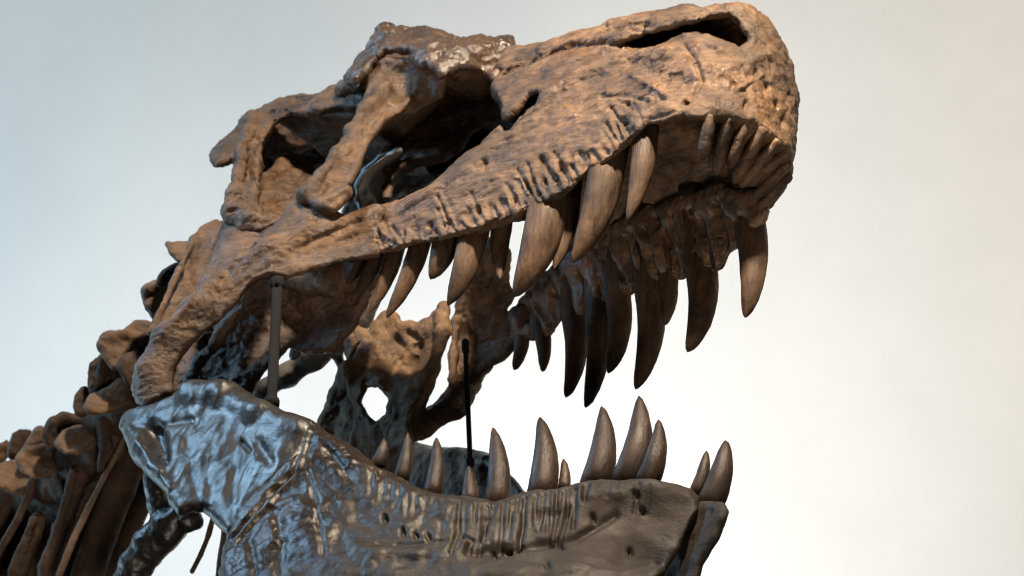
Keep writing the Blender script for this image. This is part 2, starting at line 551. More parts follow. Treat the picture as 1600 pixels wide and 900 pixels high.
def wall_mat():
    m = bpy.data.materials.new('painted_plaster'); m.use_nodes = True
    nt = m.node_tree; b = nt.nodes['Principled BSDF']
    tc = nt.nodes.new('ShaderNodeTexCoord')
    n = nt.nodes.new('ShaderNodeTexNoise'); n.inputs['Scale'].default_value = 3.5; n.inputs['Detail'].default_value = 8; n.inputs['Roughness'].default_value = 0.65
    nt.links.new(tc.outputs['Object'], n.inputs['Vector'])
    r = nt.nodes.new('ShaderNodeValToRGB')
    r.color_ramp.elements[0].position = 0.3; r.color_ramp.elements[0].color = (0.765, 0.77, 0.76, 1)
    r.color_ramp.elements[1].position = 0.7; r.color_ramp.elements[1].color = (0.82, 0.82, 0.81, 1)
    nt.links.new(n.outputs[0], r.inputs[0]); nt.links.new(r.outputs[0], b.inputs['Base Color'])
    b.inputs['Roughness'].default_value = 0.85
    n2 = nt.nodes.new('ShaderNodeTexNoise'); n2.inputs['Scale'].default_value = 120; n2.inputs['Detail'].default_value = 3
    nt.links.new(tc.outputs['Object'], n2.inputs['Vector'])
    p = nt.nodes.new('ShaderNodeBump'); p.inputs['Strength'].default_value = 0.12; p.inputs['Distance'].default_value = 0.004
    nt.links.new(n2.outputs[0], p.inputs['Height']); nt.links.new(p.outputs[0], b.inputs['Normal'])
    return m

# ------------------------------------------------------------------ setting: the wall behind
wv = np.array([[-6, 3.6, 0], [6, 3.6, 0], [6, 3.6, 6.5], [-6, 3.6, 6.5], [-6, 3.75, 0], [6, 3.75, 0], [6, 3.75, 6.5], [-6, 3.75, 6.5]]) * 1000
wall = link_mesh('wall', wv, np.array([[0, 1, 2, 3], [5, 4, 7, 6], [4, 0, 3, 7], [1, 5, 6, 2], [3, 2, 6, 7], [4, 5, 1, 0]]), wall_mat(), smooth=False)
wall['kind'] = 'structure'

# ------------------------------------------------------------------ the skull
FS = np.array([.76, -.55, .35]); WS = np.array([.645, .563, -.516])
SK = Frame(world_at(1102, 260, 0.10), FS, WS)
skull = thing('dinosaur_skull', 'brown fossil tyrannosaur skull with mouth wide open above the lower jaw', 'skull', SK)

TOP = [(508, 146), (528, 138), (548, 108), (572, 78), (586, 60), (592, 40), (612, 37), (640, 45), (668, 46), (682, 56), (748, 60), (780, 56),
       (800, 47), (822, 45), (840, 40), (862, 36), (884, 26), (904, 28), (920, 24), (940, 18), (968, 13), (996, 8), (1016, 7), (1040, 3), (1062, 4), (1076, 8),
       (1100, 14), (1112, 12), (1124, 8), (1148, 3), (1160, 5), (1172, 10), (1184, 17), (1196, 26), (1207, 36), (1216, 48), (1225, 64), (1232, 80),
       (1240, 99), (1246, 120), (1252, 145), (1254, 168), (1253, 190), (1250, 208), (1242, 232), (1238, 248), (1237, 262), (1234, 276), (1226, 296), (1216, 312), (1203, 334), (1194, 343)]
MARGIN = [(535, 404), (552, 400), (580, 397), (616, 388), (668, 378), (712, 368), (760, 358), (816, 344), (840, 326), (880, 304), (920, 268), (952, 246),
          (982, 224), (1012, 192), (1037, 192), (1071, 184), (1105, 187), (1147, 195)]
FARM = [(800, 530), (826, 527), (850, 527), (880, 500), (920, 482), (960, 464), (1000, 452), (1040, 432), (1070, 430), (1100, 424), (1120, 420), (1128, 404), (1148, 386), (1168, 366), (1194, 343)]

def sstep(a, b, x):
    t = np.clip((x - a) / (b - a), 0, 1); return t * t * (3 - 2 * t)

# --- snout: both upper jaw bones, nasals and premaxillae
S = Sculpt(SK, (-640, -215, -115), (165, 215, 430), 2.4)
L, W, U = S.L, S.W, S.U
Bw = np.interp(L, [-640, -560, -300, -100, 0, 200], [205, 188, 168, 148, 138, 138])
utop = np.interp(L, [-640, -400, -178, 0, 80, 160], [420, 400, 362, 335, 325, 280])
Tw = np.interp(L, [-640, -300, 0, 160], [125, 92, 84, 80])
su = np.clip(U / utop, 0, 1.2); su = su ** 1.25
hw = Bw + (Tw - Bw) * su
lf = 147 * (1 - 0.12 * su)
rho = ((np.maximum(L, 0) / lf) ** 2.6 + (np.abs(W) / hw) ** 2.6) ** (1 / 2.6)
d = (rho - 1) * hw * 0.9
d = smax(d, (U - utop) * 0.95, 85)
d = smax(d, -18 - 70 * sstep(40, -40, W) * sstep(110, 20, L) - U - 0 * d, 10)
S.add(d)
# mouth roof vault
iw = np.interp(L, [-640, -300, 0, 200], [130, 108, 74, 60])
rin = ((np.maximum(L + 20, 0) / 90) ** 2.2 + (np.abs(W) / iw) ** 2.2) ** (1 / 2.2)
v = smax((rin - 1) * 70, U - 70 - 25 * np.cos(W / 60), 40)
S.cut(v, 16)
# open rear part of the far half
S.cut(smax(smax(L + 400 + 0 * W + 0 * U, -118 - W + 0 * L + 0 * U, 10), U - 300 + 0 * L + 0 * W, 10), 20)
S.cut(smax(L + 480 + 0 * W + 0 * U, -118 - W + 0 * L + 0 * U, 10), 20)
S.hole([(816, 352), (808, 360), (796, 378), (792, 416), (786, 440), (798, 446), (804, 428), (808, 400), (818, 372)], wmin=-120, k=4)
# traced outlines
S.hull(TOP + [(1194, 560), (480, 560), (480, 146)], 26, rough=2.0)
S.hole(MARGIN + [(1147, 640), (535, 640)], wmax=-52, k=10, rough=2.5)
# big opening in front of the orbit, and the small one before it
S.hole([(520, 345), (548, 334), (566, 331), (600, 324), (632, 313), (672, 290), (710, 262), (745, 233), (770, 212), (786, 200), (791, 188), (788, 172), (776, 150), (768, 134),
        (775, 100), (772, 20), (480, 20), (430, 330)], k=12, rough=2)
hp = np.array([(795, 197), (798, 183), (814, 169), (823, 156), (837, 151), (842, 157), (838, 167), (820, 183), (806, 198)], float)
S.hole((hp - hp.mean(0)) * 1.45 + hp.mean(0), wmax=60, k=4)
# nostril
S.hole([(968, 68), (990, 58), (1015, 50), (1045, 42), (1085, 36), (1120, 24), (1140, 22), (1158, 40), (1172, 60), (1172, 70), (1158, 76), (1140, 74), (1122, 64), (1100, 54), (1078, 49),
        (1066, 54), (1066, 62), (1050, 69), (1030, 74), (1005, 76), (982, 75)], wmin=-140, wmax=-30, k=8, rough=5)

alv = []
r_ = random.Random(4)
mline = smooth_line(MARGIN[1:14], 200)
i = 5
while i < 196:
    x, y = mline[i]
    ln_ = r_.uniform(18, 82) * (0.6 + 0.4 * i / 196)
    lean = -0.38 - 0.16 * r_.random()
    alv.append(([(x, y), (x + lean * ln_ * .5 + r_.uniform(-5, 5), y - ln_ * .5), (x + lean * ln_ + r_.uniform(-5, 5), y - ln_)], r_.uniform(2.4, 5.4), r_.uniform(2, 7.5)))
    i += r_.choice((2, 3, 4, 5, 6, 8))
pits = []
for (x, y) in [(746, 326), (772, 326), (803, 310), (820, 318), (778, 338), (850, 282), (868, 276), (876, 262), (893, 243), (908, 254), (917, 243), (700, 348), (712, 345), (672, 352), (650, 356), (630, 362),
               (1013, 186), (980, 158), (1146, 128), (1182, 110), (1234, 146), (1214, 160), (1224, 186), (1122, 158), (1166, 160), (1200, 132), (756, 254), (944, 38), (1010, 36), (838, 300), (832, 280)]:
    pits.append(([(x, y), (x + r_.uniform(-3, 3), y + r_.uniform(3, 9))], r_.uniform(3.2, 4.6), r_.uniform(5, 8)))
gro = [([(782, 114), (810, 100), (838, 90), (870, 76), (905, 68), (940, 66), (975, 70)], 5, 9),
       ([(1070, 72), (1082, 88), (1090, 105), (1096, 125), (1084, 145), (1072, 158)], 4, 7),
       ([(1072, 158), (1058, 170), (1040, 178), (1020, 186)], 3.5, 5),
       ([(1015, 104), (1032, 112), (1050, 118), (1066, 128)], 14, 9),
       ([(1000, 96), (1012, 110), (1030, 128), (1050, 138)], 8, 3),
       ([(940, 150), (965, 148), (985, 150), (1010, 158)], 4, 5),
       ([(965, 156), (978, 160), (985, 168)], 4, 7),
       ([(1128, 122), (1150, 124), (1180, 112)], 9, 3),
       ([(985, 40), (1000, 36), (1018, 42)], 5, 6), ([(1004, 50), (980, 42), (960, 46)], 4, 5)]
rid = [([(990, 120), (1020, 135), (1044, 150)], 7, -6), ([(1150, 142), (1172, 128), (1190, 118)], 4, -5),
       ([(1096, 100), (1130, 106), (1165, 100), (1200, 86)], 9, -6), ([(1066, 54), (1090, 62), (1125, 76)], 6, -4),
       ([(800, 190), (850, 150), (900, 118), (960, 95), (1040, 78)], 9, -5), ([(640, 318), (720, 272), (780, 225), (830, 185)], 8, -5)]
lingual = []
for i in range(26):
    x = 815 + i * 13.5 + r_.uniform(-4, 4); y = np.interp(x, [p[0] for p in FARM], [p[1] for p in FARM])
    ln_ = r_.uniform(40, 100)
    lingual.append(([(x, y), (x - 6 + r_.uniform(-3, 3), y - ln_ * .5), (x - 20 + r_.uniform(-6, 6), y - ln_)], r_.uniform(3.5, 6), r_.uniform(5, 11)))
def not_palate(V, N, px, py): return np.clip(0.4 + 0.9 * (V[:, 1] < 60), 0, 1)
V, Q = S.mesh([bumpy((85, 75, 75), 6, 3), bumpy((50, 24, 24), 1.8, 4, 'ridged', 3.0), bumpy((26, 26, 26), 2.2, 3), strokes(alv + gro + rid, (-400, 45)), strokes(pits, (-400, 140)),
               bumpy((22, 7, 7), 1.1, 3)])
snout = link_mesh('snout', V, Q, M_snout, skull)
del S, V, Q

# far side wall of the upper jaw, seen from inside the mouth
poly = FARM + [(1204, 330), (1190, 300), (1120, 290), (1050, 310), (960, 345), (890, 395), (820, 460), (798, 490)]
wp = [(800, 525, 140), (900, 490, 122), (1000, 450, 108), (1100, 420, 98), (1190, 345, 86), (820, 470, 128), (900, 420, 104), (1050, 340, 84), (1150, 300, 70)]
P = np.array([SK.on(x, y, w) for x, y in poly for w in (50, 160)])
S = Sculpt(SK, P.min(0) - 40, P.max(0) + 40, 2.4)
S.plate(poly, wp, 17, 12, rough=3)
V, Q = S.mesh([bumpy((60, 60, 60), 6, 3), bumpy((26, 26, 90), 2.4, 3, 'ridged'), strokes(lingual), bumpy((10, 10, 26), 0.9, 3)])
link_mesh('far_upper_jaw', V, Q, M_ling, skull)
del S, V, Q

# --- rear bones of the skull
def box_of(fr, pts, pad):
    P = np.array([fr.on(*p[:3]) for p in pts]); return P.min(0) - pad, P.max(0) + pad

def sculpt_for(fr, poly, wpts, pad=45, h=3.0):
    ws = [p[2] for p in wpts]
    pts = [(x, y, w) for x, y in poly for w in (min(ws), max(ws))]
    lo, hi = box_of(fr, pts, pad)
    return Sculpt(fr, lo, hi, h)

# wall of the braincase seen through the opening
poly = [(560, 110), (600, 70), (700, 80), (780, 60), (786, 120), (790, 170), (775, 178), (745, 188), (728, 215), (712, 232), (690, 243), (655, 250), (628, 262), (612, 282), (590, 260), (598, 225), (610, 190), (590, 150)]
wp = [(590, 100, -70), (780, 80, -10), (700, 90, -40), (690, 160, 40), (640, 200, 20), (760, 180, -20), (655, 248, -50), (610, 270, -90), (720, 228, -35)]
S = sculpt_for(SK, poly, wp)
S.plate(poly, wp, 14, 9, rough=2)
S.ptube([(604, 318, -95, 6), (606, 290, -88, 7), (622, 268, -75, 8), (652, 250, -52, 9), (690, 243, -42, 9), (714, 228, -36, 9), (734, 200, -28, 9), (760, 182, -22, 8), (790, 173, -18, 7)], 14)
S.ptube([(768, 112, 0, 24), (730, 125, 10, 36)], 20)
V, Q = S.mesh([bumpy((60, 60, 60), 5, 3), bumpy((30, 14, 14), 1.8, 3, 'ridged'), strokes([([(660, 150), (700, 150), (760, 140)], 14, 8), ([(640, 215), (670, 225), (700, 205)], 10, 6)])])
link_mesh('braincase', V, Q, M_skull, skull)
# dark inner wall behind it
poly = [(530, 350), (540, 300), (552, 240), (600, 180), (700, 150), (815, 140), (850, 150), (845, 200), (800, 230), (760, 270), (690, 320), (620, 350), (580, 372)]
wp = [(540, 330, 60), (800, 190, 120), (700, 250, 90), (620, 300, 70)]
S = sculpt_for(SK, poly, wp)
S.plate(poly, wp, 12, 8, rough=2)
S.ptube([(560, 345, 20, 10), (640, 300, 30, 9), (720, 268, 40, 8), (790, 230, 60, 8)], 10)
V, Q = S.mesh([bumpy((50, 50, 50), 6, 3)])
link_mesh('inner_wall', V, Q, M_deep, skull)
# curled sheet in the opening
S = Sculpt(SK, SK.on(600, 300, -100) - 150, SK.on(600, 300, -100) + 150, 2.6)
poly = [(560, 332), (556, 312), (557, 292), (566, 272), (580, 258), (600, 244), (622, 234), (634, 236), (622, 250), (608, 268), (598, 290), (594, 315), (596, 335), (578, 338)]
wp = [(558, 310, -120), (570, 275, -118), (620, 240, -112), (600, 280, -70), (590, 320, -70)]
S.plate(poly, wp, 6, 5)
S.ptube([(566, 336, -122, 5), (559, 315, -122, 5), (560, 292, -120, 6), (572, 268, -118, 7), (596, 248, -116, 8), (622, 236, -112, 7)], 8)
V, Q = S.mesh([bumpy((50, 50, 50), 3, 3)])
link_mesh('curled_sheet', V, Q, M_sheet, skull)

# roof of the skull between the two brows
S = Sculpt(SK, (-930, -170, 280), (-370, 210, 500), 3.2)
uc = np.interp(S.L, [-880, -760, -676, -599, -475, -400], [440, 400, 358, 425, 362, 372])
S.add(smax(smax(np.abs(S.W - 20) - 158 + 0 * S.L + 0 * S.U, np.abs(S.U - uc + 0.0004 * S.W ** 2) - 13, 12), np.abs(S.L + 640) - 235 + 0 * S.W + 0 * S.U, 12))
V, Q = S.mesh([bumpy((60, 60, 60), 5, 3)])
link_mesh('skull_roof', V, Q, M_skull, skull)

# brow: rugose lacquered ridge
poly = [(540, 128), (548, 108), (572, 78), (586, 60), (592, 41), (612, 37), (640, 45), (668, 46), (682, 56), (748, 60), (780, 55), (800, 60), (806, 84), (795, 104), (778, 128), (770, 130), (760, 120), (745, 112),
        (730, 104), (716, 106), (704, 112), (694, 118), (684, 112), (672, 106), (655, 104), (640, 84), (622, 80), (604, 82), (590, 96), (574, 116), (558, 136)]
wp = [(545, 125, -170), (600, 55, -165), (680, 80, -162), (740, 80, -140), (785, 70, -84), (785, 115, -92), (695, 112, -168)]
S = sculpt_for(SK, poly, wp, h=2.4)
S.plate(poly, wp, 15, 12, rough=6)
V, Q = S.mesh([bumpy((50, 50, 50), 6, 3), bumpy((30, 30, 30), 3.0, 3, 'ridged'), bumpy((12, 12, 12), 1.0, 2)])
link_mesh('brow_ridge', V, Q, M_brow, skull)

# bar behind the orbit
S = Sculpt(SK, SK.on(560, 230, -180) - 230, SK.on(560, 230, -180) + 230, 2.8)
bar = [(598, 112), (584, 132), (566, 164), (548, 194), (524, 238), (494, 276), (468, 302), (474, 314), (490, 322), (516, 323), (534, 304), (546, 288), (560, 260), (580, 214), (600, 194), (624, 178), (652, 152), (664, 118), (636, 104)]
bw_ = [(600, 125, -162), (650, 140, -128), (566, 170, -188), (600, 190, -176), (524, 240, -216), (560, 255, -206), (480, 305, -244), (520, 315, -232)]
S.plate(bar, bw_, 13, 10, rough=1.5)
S.ptube([(602, 140, -172, 12), (577, 172, -196, 12), (556, 205, -210, 12), (532, 246, -226, 12), (504, 280, -244, 12), (482, 302, -254, 12)], 14, join=16)
S.ptube([(592, 128, -170, 14), (560, 130, -165, 14), (535, 142, -155, 11)], 14)
S.ptube([(540, 300, -232, 9), (520, 318, -240, 11), (500, 322, -246, 10)], 14)
S.plate([(590, 96), (640, 90), (700, 112), (690, 150), (650, 175), (622, 182), (600, 160)], [(600, 120, -160), (690, 120, -130), (650, 170, -115)], 9, 8, k=22)
V, Q = S.mesh([bumpy((55, 55, 55), 6, 3), bumpy((24, 24, 70), 1.6, 4, 'ridged'), strokes([([(540, 215), (520, 262), (498, 300)], 5, 4), ([(600, 180), (575, 225), (545, 285)], 6, -3), ([(532, 305), (516, 318)], 6, 6)]), bumpy((9, 9, 9), 1.0, 2)])
link_mesh('eye_socket_bar', V, Q, M_skull, skull)

# temple: roof ledge and rear column round a deep recess, ending in a spike
poly = [(329, 242), (340, 231), (360, 212), (372, 196), (380, 182), (396, 173), (416, 166), (448, 154), (480, 150), (508, 146), (528, 138), (560, 122), (600, 120), (600, 150), (572, 170), (540, 168), (510, 172), (480, 178), (452, 180), (428, 192), (414, 216), (406, 246), (404, 280), (402, 312), (410, 336), (428, 346),
        (440, 345), (400, 360), (372, 360), (358, 344), (355, 318), (364, 296), (374, 276), (374, 258), (360, 251), (346, 257), (336, 259), (330, 251)]
wp = [(335, 245, -215), (384, 190, -170), (448, 156, -128), (520, 146, -120), (590, 130, -130), (540, 168, -60), (480, 178, -40), (430, 190, -70), (410, 230, -110), (404, 300, -190), (380, 240, -190), (372, 300, -250), (365, 345, -275), (430, 345, -230)]
S = sculpt_for(SK, poly, wp, h=2.6)
S.plate(poly, wp, 13, 9, rough=2)
S.ptube([(396, 178, -178, 7), (390, 205, -196, 9), (380, 232, -212, 8), (376, 262, -228, 8), (368, 300, -256, 11), (364, 338, -278, 15)], 14)
S.ptube([(420, 174, -140, 9), (450, 164, -128, 12), (490, 156, -122, 9), (530, 148, -122, 11)], 14)
S.ptube([(372, 330, -278, 14), (392, 345, -276, 16), (420, 348, -262, 12)], 16)
V, Q = S.mesh([bumpy((60, 60, 60), 6, 3), bumpy((26, 14, 14), 2.4, 4, 'ridged'), strokes([([(388, 270), (388, 282)], 4, 6), ([(360, 318), (385, 312)], 3, 4), ([(358, 330), (384, 322)], 3, 4), ([(362, 306), (386, 300)], 3, 4), ([(420, 178), (445, 172), (455, 180)], 5, 5)]), bumpy((9, 9, 9), 1.0, 2)])
link_mesh('temple_bone', V, Q, M_skull, skull)
poly = [(390, 180), (440, 165), (520, 155), (600, 130), (600, 170), (560, 230), (520, 300), (480, 340), (440, 358), (392, 362), (384, 330), (396, 270)]
wp = [(400, 200, 0), (540, 160, 60), (470, 230, 80), (420, 320, -60), (520, 260, 60), (400, 350, -120)]
S = sculpt_for(SK, poly, wp)
S.plate(poly, wp, 12, 8)
V, Q = S.mesh([bumpy((60, 60, 60), 8, 3), bumpy((26, 26, 26), 2.4, 3, 'ridged')])
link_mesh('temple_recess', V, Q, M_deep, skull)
poly = [(398, 350), (402, 310), (414, 272), (438, 244), (457, 236), (472, 246), (486, 262), (494, 280), (474, 306), (440, 350), (410, 360)]
wp = [(410, 300, -170), (457, 240, -95), (485, 270, -85), (430, 345, -215), (450, 300, -140)]
S = sculpt_for(SK, poly, wp)
S.plate(poly, wp, 9, 7, rough=2)
V, Q = S.mesh([bumpy((50, 50, 50), 6, 3), bumpy((20, 20, 20), 2.0, 3, 'ridged')])
link_mesh('temple_flap', V, Q, M_skull, skull)

# cheekbone running back to the jaw hinge
poly = [(600, 330), (590, 398), (572, 404), (557, 406), (528, 411), (486, 423), (447, 436), (418, 434), (400, 437), (388, 446), (370, 470), (340, 505), (318, 518), (297, 530), (280, 550), (270, 568), (264, 590), (268, 612), (250, 626), (233, 634), (216, 628),
        (210, 610), (210, 590), (216, 562), (235, 540), (260, 515), (290, 480), (310, 450), (318, 430), (325, 410), (335, 385), (350, 347), (362, 342), (382, 352), (405, 358), (425, 352), (442, 338), (456, 318), (470, 302), (480, 306), (492, 321), (515, 325), (535, 337), (550, 335), (566, 331)]
wp = [(557, 380, -186), (590, 350, -178), (480, 380, -240), (400, 400, -272), (330, 470, -296), (230, 600, -302), (440, 345, -250), (350, 350, -270), (500, 330, -232), (280, 520, -300)]
S = sculpt_for(SK, poly, wp, h=2.6)
S.plate(poly, wp, 15, 11, rough=2)
S.ptube([(345, 440, -300, 15), (305, 485, -308, 20), (262, 535, -312, 25), (240, 580, -308, 28), (238, 604, -302, 28)], 18, join=20)
S.ptube([(590, 335, -184, 14), (540, 352, -206, 13), (480, 362, -245, 13), (430, 380, -268, 12), (370, 420, -290, 12)], 16)
V, Q = S.mesh([bumpy((60, 60, 60), 5, 3), bumpy((110, 22, 22), 1.5, 4, 'ridged', 1.0),
               strokes([([(560, 345), (500, 372), (440, 402), (380, 440), (352, 462)], 5, 5), ([(555, 370), (490, 392), (430, 412)], 4, 4), ([(405, 366), (360, 420), (345, 440)], 6, 6), ([(470, 305), (476, 318), (492, 325)], 4, 5),
                        ([(447, 428), (420, 424), (395, 432)], 4, -4), ([(325, 425), (300, 470), (255, 520)], 5, -4)]), bumpy((12, 6, 6), 1.1, 3)])
link_mesh('cheekbone', V, Q, M_skull, skull)

# thin blade behind the hinge
poly = [(356, 343), (335, 347), (319, 356), (301, 373), (288, 402), (276, 430), (265, 455), (248, 490), (234, 524), (250, 522), (290, 490), (325, 440), (345, 395), (362, 350)]
wp = [(340, 350, -215), (300, 375, -235), (240, 515, -285), (330, 420, -215), (290, 470, -235)]
S = sculpt_for(SK, poly, wp)
S.plate(poly, wp, 6, 5)
S.ptube([(338, 346, -218, 6), (318, 357, -228, 6), (302, 374, -238, 6), (280, 422, -255, 6), (262, 462, -268, 6), (236, 520, -290, 6)], 6)
S.ptube([(300, 440, -225, 6), (312, 405, -215, 7), (322, 385, -205, 10), (345, 375, -200, 9)], 8)
V, Q = S.mesh([bumpy((40, 40, 40), 4, 3)])
link_mesh('hinge_blade', V, Q, M_skull, skull)

# dark wing of bone under the cheek
poly = [(390, 430), (447, 425), (486, 416), (560, 396), (606, 392), (596, 430), (582, 452), (570, 478), (556, 498), (542, 520), (520, 545), (490, 552), (468, 548), (452, 540), (440, 552), (420, 576), (396, 604), (385, 640), (262, 640), (262, 590), (282, 552), (305, 524), (345, 496), (375, 462)]
wp = [(400, 440, -150), (345, 500, -150), (280, 600, -170), (560, 410, -90), (480, 500, -60), (400, 590, -110), (560, 480, -40), (470, 430, -120)]
S = sculpt_for(SK, poly, wp)
S.plate(poly, wp, 10, 8, rough=3)
S.ptube([(393, 441, -225, 5), (372, 478, -215, 6), (350, 508, -205, 8), (330, 545, -200, 6), (312, 562, -195, 9), (298, 590, -195, 8), (290, 612, -195, 8)], 8)
S.ptube([(318, 545, -200, 10), (340, 530, -202, 7), (352, 512, -204, 8)], 8)
S.ptube([(440, 436, -130, 16), (520, 440, -95, 22), (575, 425, -80, 18)], 16)
S.hole([(302, 545), (312, 525), (330, 512), (338, 520), (326, 540), (312, 552)], k=5)
V, Q = S.mesh([bumpy((60, 60, 60), 7, 3), bumpy((22, 14, 14), 2.2, 3, 'ridged')])
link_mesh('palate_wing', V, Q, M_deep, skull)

# rounded bar slanting down from the palate
S = Sculpt(SK, SK.on(490, 540, 10) - 210, SK.on(490, 540, 10) + 210, 3.0)
S.ptube([(575, 450, 0, 26), (552, 490, 5, 30), (525, 525, 10, 27), (490, 556, 12, 21), (450, 586, 12, 18), (415, 608, 12, 15), (390, 622, 12, 13)], 10, join=14)
S.ptube([(540, 500, 20, 12), (525, 545, 20, 9), (538, 582, 40, 9), (550, 600, 40, 14)], 8)
S.ptube([(470, 535, -30, 12), (460, 556, -30, 8)], 8)
V, Q = S.mesh([bumpy((50, 50, 50), 4, 3)])
link_mesh('palate_bar', V, Q, M_sheet, skull)

# middle bones seen below the tooth row
poly = [(527, 598), (516, 619), (505, 648), (493, 669), (496, 700), (540, 750), (600, 760), (640, 740), (642, 690), (640, 655), (651, 630), (669, 601), (683, 569), (694, 527), (699, 479), (694, 469), (684, 480), (672, 495), (651, 505), (640, 502), (630, 503), (623, 491), (610, 484), (598, 487),
        (580, 509), (574, 520), (560, 510), (545, 500), (532, 518), (540, 545), (546, 565), (540, 582)]
wp = [(527, 610, 40), (500, 690, 70), (640, 680, 70), (690, 500, 60), (630, 510, 40), (560, 520, 10), (600, 600, 30), (660, 580, 75)]
S = sculpt_for(SK, poly, wp, h=2.6)
S.plate(poly, wp, 13, 10, rough=3)
S.hole([(562, 626), (572, 602), (592, 598), (608, 622), (604, 648), (586, 664), (572, 646)], k=4)
S.hole([(545, 565), (556, 540), (566, 535), (560, 560), (548, 590)], wmax=25, k=6)
S.ptube([(692, 478, 50, 8), (692, 520, 55, 9), (678, 570, 62, 10), (655, 620, 66, 11), (640, 660, 66, 13)], 10)
S.ptube([(545, 580, 20, 15), (528, 620, 35, 17), (512, 670, 50, 20)], 12)
V, Q = S.mesh([bumpy((55, 55, 55), 6, 3), bumpy((30, 20, 40), 2.4, 3, 'ridged'), strokes([([(618, 530), (628, 540)], 6, 8), ([(636, 520), (650, 528)], 5, 7), ([(625, 560), (610, 590)], 6, 6), ([(655, 540), (640, 580)], 7, 6)])])
link_mesh('middle_palate_bone', V, Q, M_raw, skull)

# far cheek bar
poly = [(585, 672), (612, 660), (640, 652), (687, 631), (704, 598), (703, 562), (710, 527), (711, 480), (722, 448), (745, 400), (770, 372), (800, 395), (797, 441), (802, 462), (790, 484), (812, 500), (850, 495), (856, 512), (829, 517), (820, 530), (797, 551), (775, 569), (751, 594), (738, 615), (727, 647), (697, 656), (669, 683), (647, 692), (610, 704)]
wp = [(600, 680, 70), (690, 645, 110), (730, 600, 140), (780, 540, 165), (820, 510, 165), (712, 500, 120), (760, 400, 90)]
S = sculpt_for(SK, poly, wp, h=2.6)
S.plate(poly, wp, 11, 9, rough=2)
S.ptube([(620, 678, 70, 14), (665, 660, 90, 14), (705, 636, 115, 15), (735, 596, 140, 13)], 14, join=10)
S.ptube([(707, 600, 112, 6), (708, 550, 112, 7), (714, 500, 112, 7), (730, 450, 100, 7)], 8)
V, Q = S.mesh([bumpy((45, 45, 45), 5, 3), bumpy((17, 17, 17), 1.8, 3, 'ridged'), strokes([([(735, 520), (745, 560), (735, 590)], 9, 6), ([(770, 470), (760, 500)], 10, 6)])])
link_mesh('far_cheek_bar', V, Q, M_skull, skull)
del S, V, Q

# --- teeth
def tooth(fr, parent, base, tip, w, width, bow=0.0, root=0.28, wt=None, seed=0, mat=None, blunt=0.10, depth=0.72, name='tooth', rw=90):
    b = np.array(base, float); t = np.array(tip, float)
    e = t - b; Ln = np.hypot(*e); n = np.array([-e[1], e[0]]) / Ln
    ts = np.concatenate([np.linspace(-root, 0.8, 13), [0.87, 0.92, 0.96, 0.985, 1.0]])
    wt = w if wt is None else wt
    C = np.array([fr.on(*(b + e * x + n * bow * 4 * (x * (1 - x) if x > 0 else x * 0.6)), w + (wt - w) * x + (rw * -x if x < 0 else 0)) for x in ts])
    x = np.clip(ts, 0, 1)
    pr = (1 - x ** 1.9) ** 0.72 * (1 - blunt) + blunt * np.sqrt(np.clip(1 - x ** 10, 0, 1))
    pr = np.maximum(pr, 0.03)
    pr = np.where(ts < 0, 1.0, pr)
    ra = 0.5 * width * pr; rb = ra * depth
    c = fr.local((0, -CAMD, CAMZ)); v = C[0] - c
    V, Q = sweep(C, ra, rb, v, 18, 0.9, seed)
    return link_mesh(name, V, Q, mat or M_tooth, parent)

near_teeth = [  # base, tip, w, width, bow
    ((566, 406), (540, 446), -150, 19, -2), ((589, 402), (548, 472), -158, 24, -3), ((618, 392), (577, 488), -158, 27, -4), ((656, 382), (603, 497), -158, 32, -5),
    ((697, 376), (672, 436), -155, 40, -3), ((742, 356), (700, 477), -152, 46, -6), ((784, 350), (782, 436), -120, 32, 3), ((858, 322), (803, 464), -146, 62, -8),
    ((888, 312), (866, 420), -115, 36, -4), ((948, 262), (894, 411), -136, 54, -9), ((1008, 214), (980, 343), -126, 38, -6)]
for i, (b, t, w, wd, bw) in enumerate(near_teeth):
    tooth(SK, skull, b, t, w + 16, wd * 1.08, bw, seed=i, wt=w + 10)
far_teeth = [
    ((816, 524), (803, 579), 160, 26, -3), ((846, 514), (848, 581), 158, 28, -3), ((897, 500), (884, 621), 152, 40, -9), ((934, 478), (915, 637), 150, 44, -10), ((966, 468), (950, 583), 146, 42, -9),
    ((1014, 452), (993, 608), 142, 48, -12), ((1044, 430), (1039, 508), 138, 30, -4), ((1094, 412), (1074, 550), 134, 52, -13), ((1124, 396), (1121, 423), 126, 30, 0), ((1172, 350), (1164, 496), 118, 50, -9)]
for i, (b, t, w, wd, bw) in enumerate(far_teeth):
    wj = float(np.interp(b[0], [800, 900, 1000, 1100, 1190], [136, 118, 104, 94, 84]))
    tooth(SK, skull, b, t, wj, wd, bw, seed=20 + i, wt=wj + 4, mat=M_tooth, root=0.8, blunt=0.22, rw=-8)
front_teeth = [((1108, 188), (1098, 248), -92, 26), ((1136, 192), (1120, 272), -62, 25), ((1163, 199), (1140, 262), -30, 24), ((1189, 208), (1148, 286), 0, 26), ((1210, 226), (1158, 292), 28, 25), ((1219, 245), (1172, 290), 52, 22), ((1228, 260), (1180, 308), 74, 22), ((1228, 280), (1186, 326), 94, 22)]
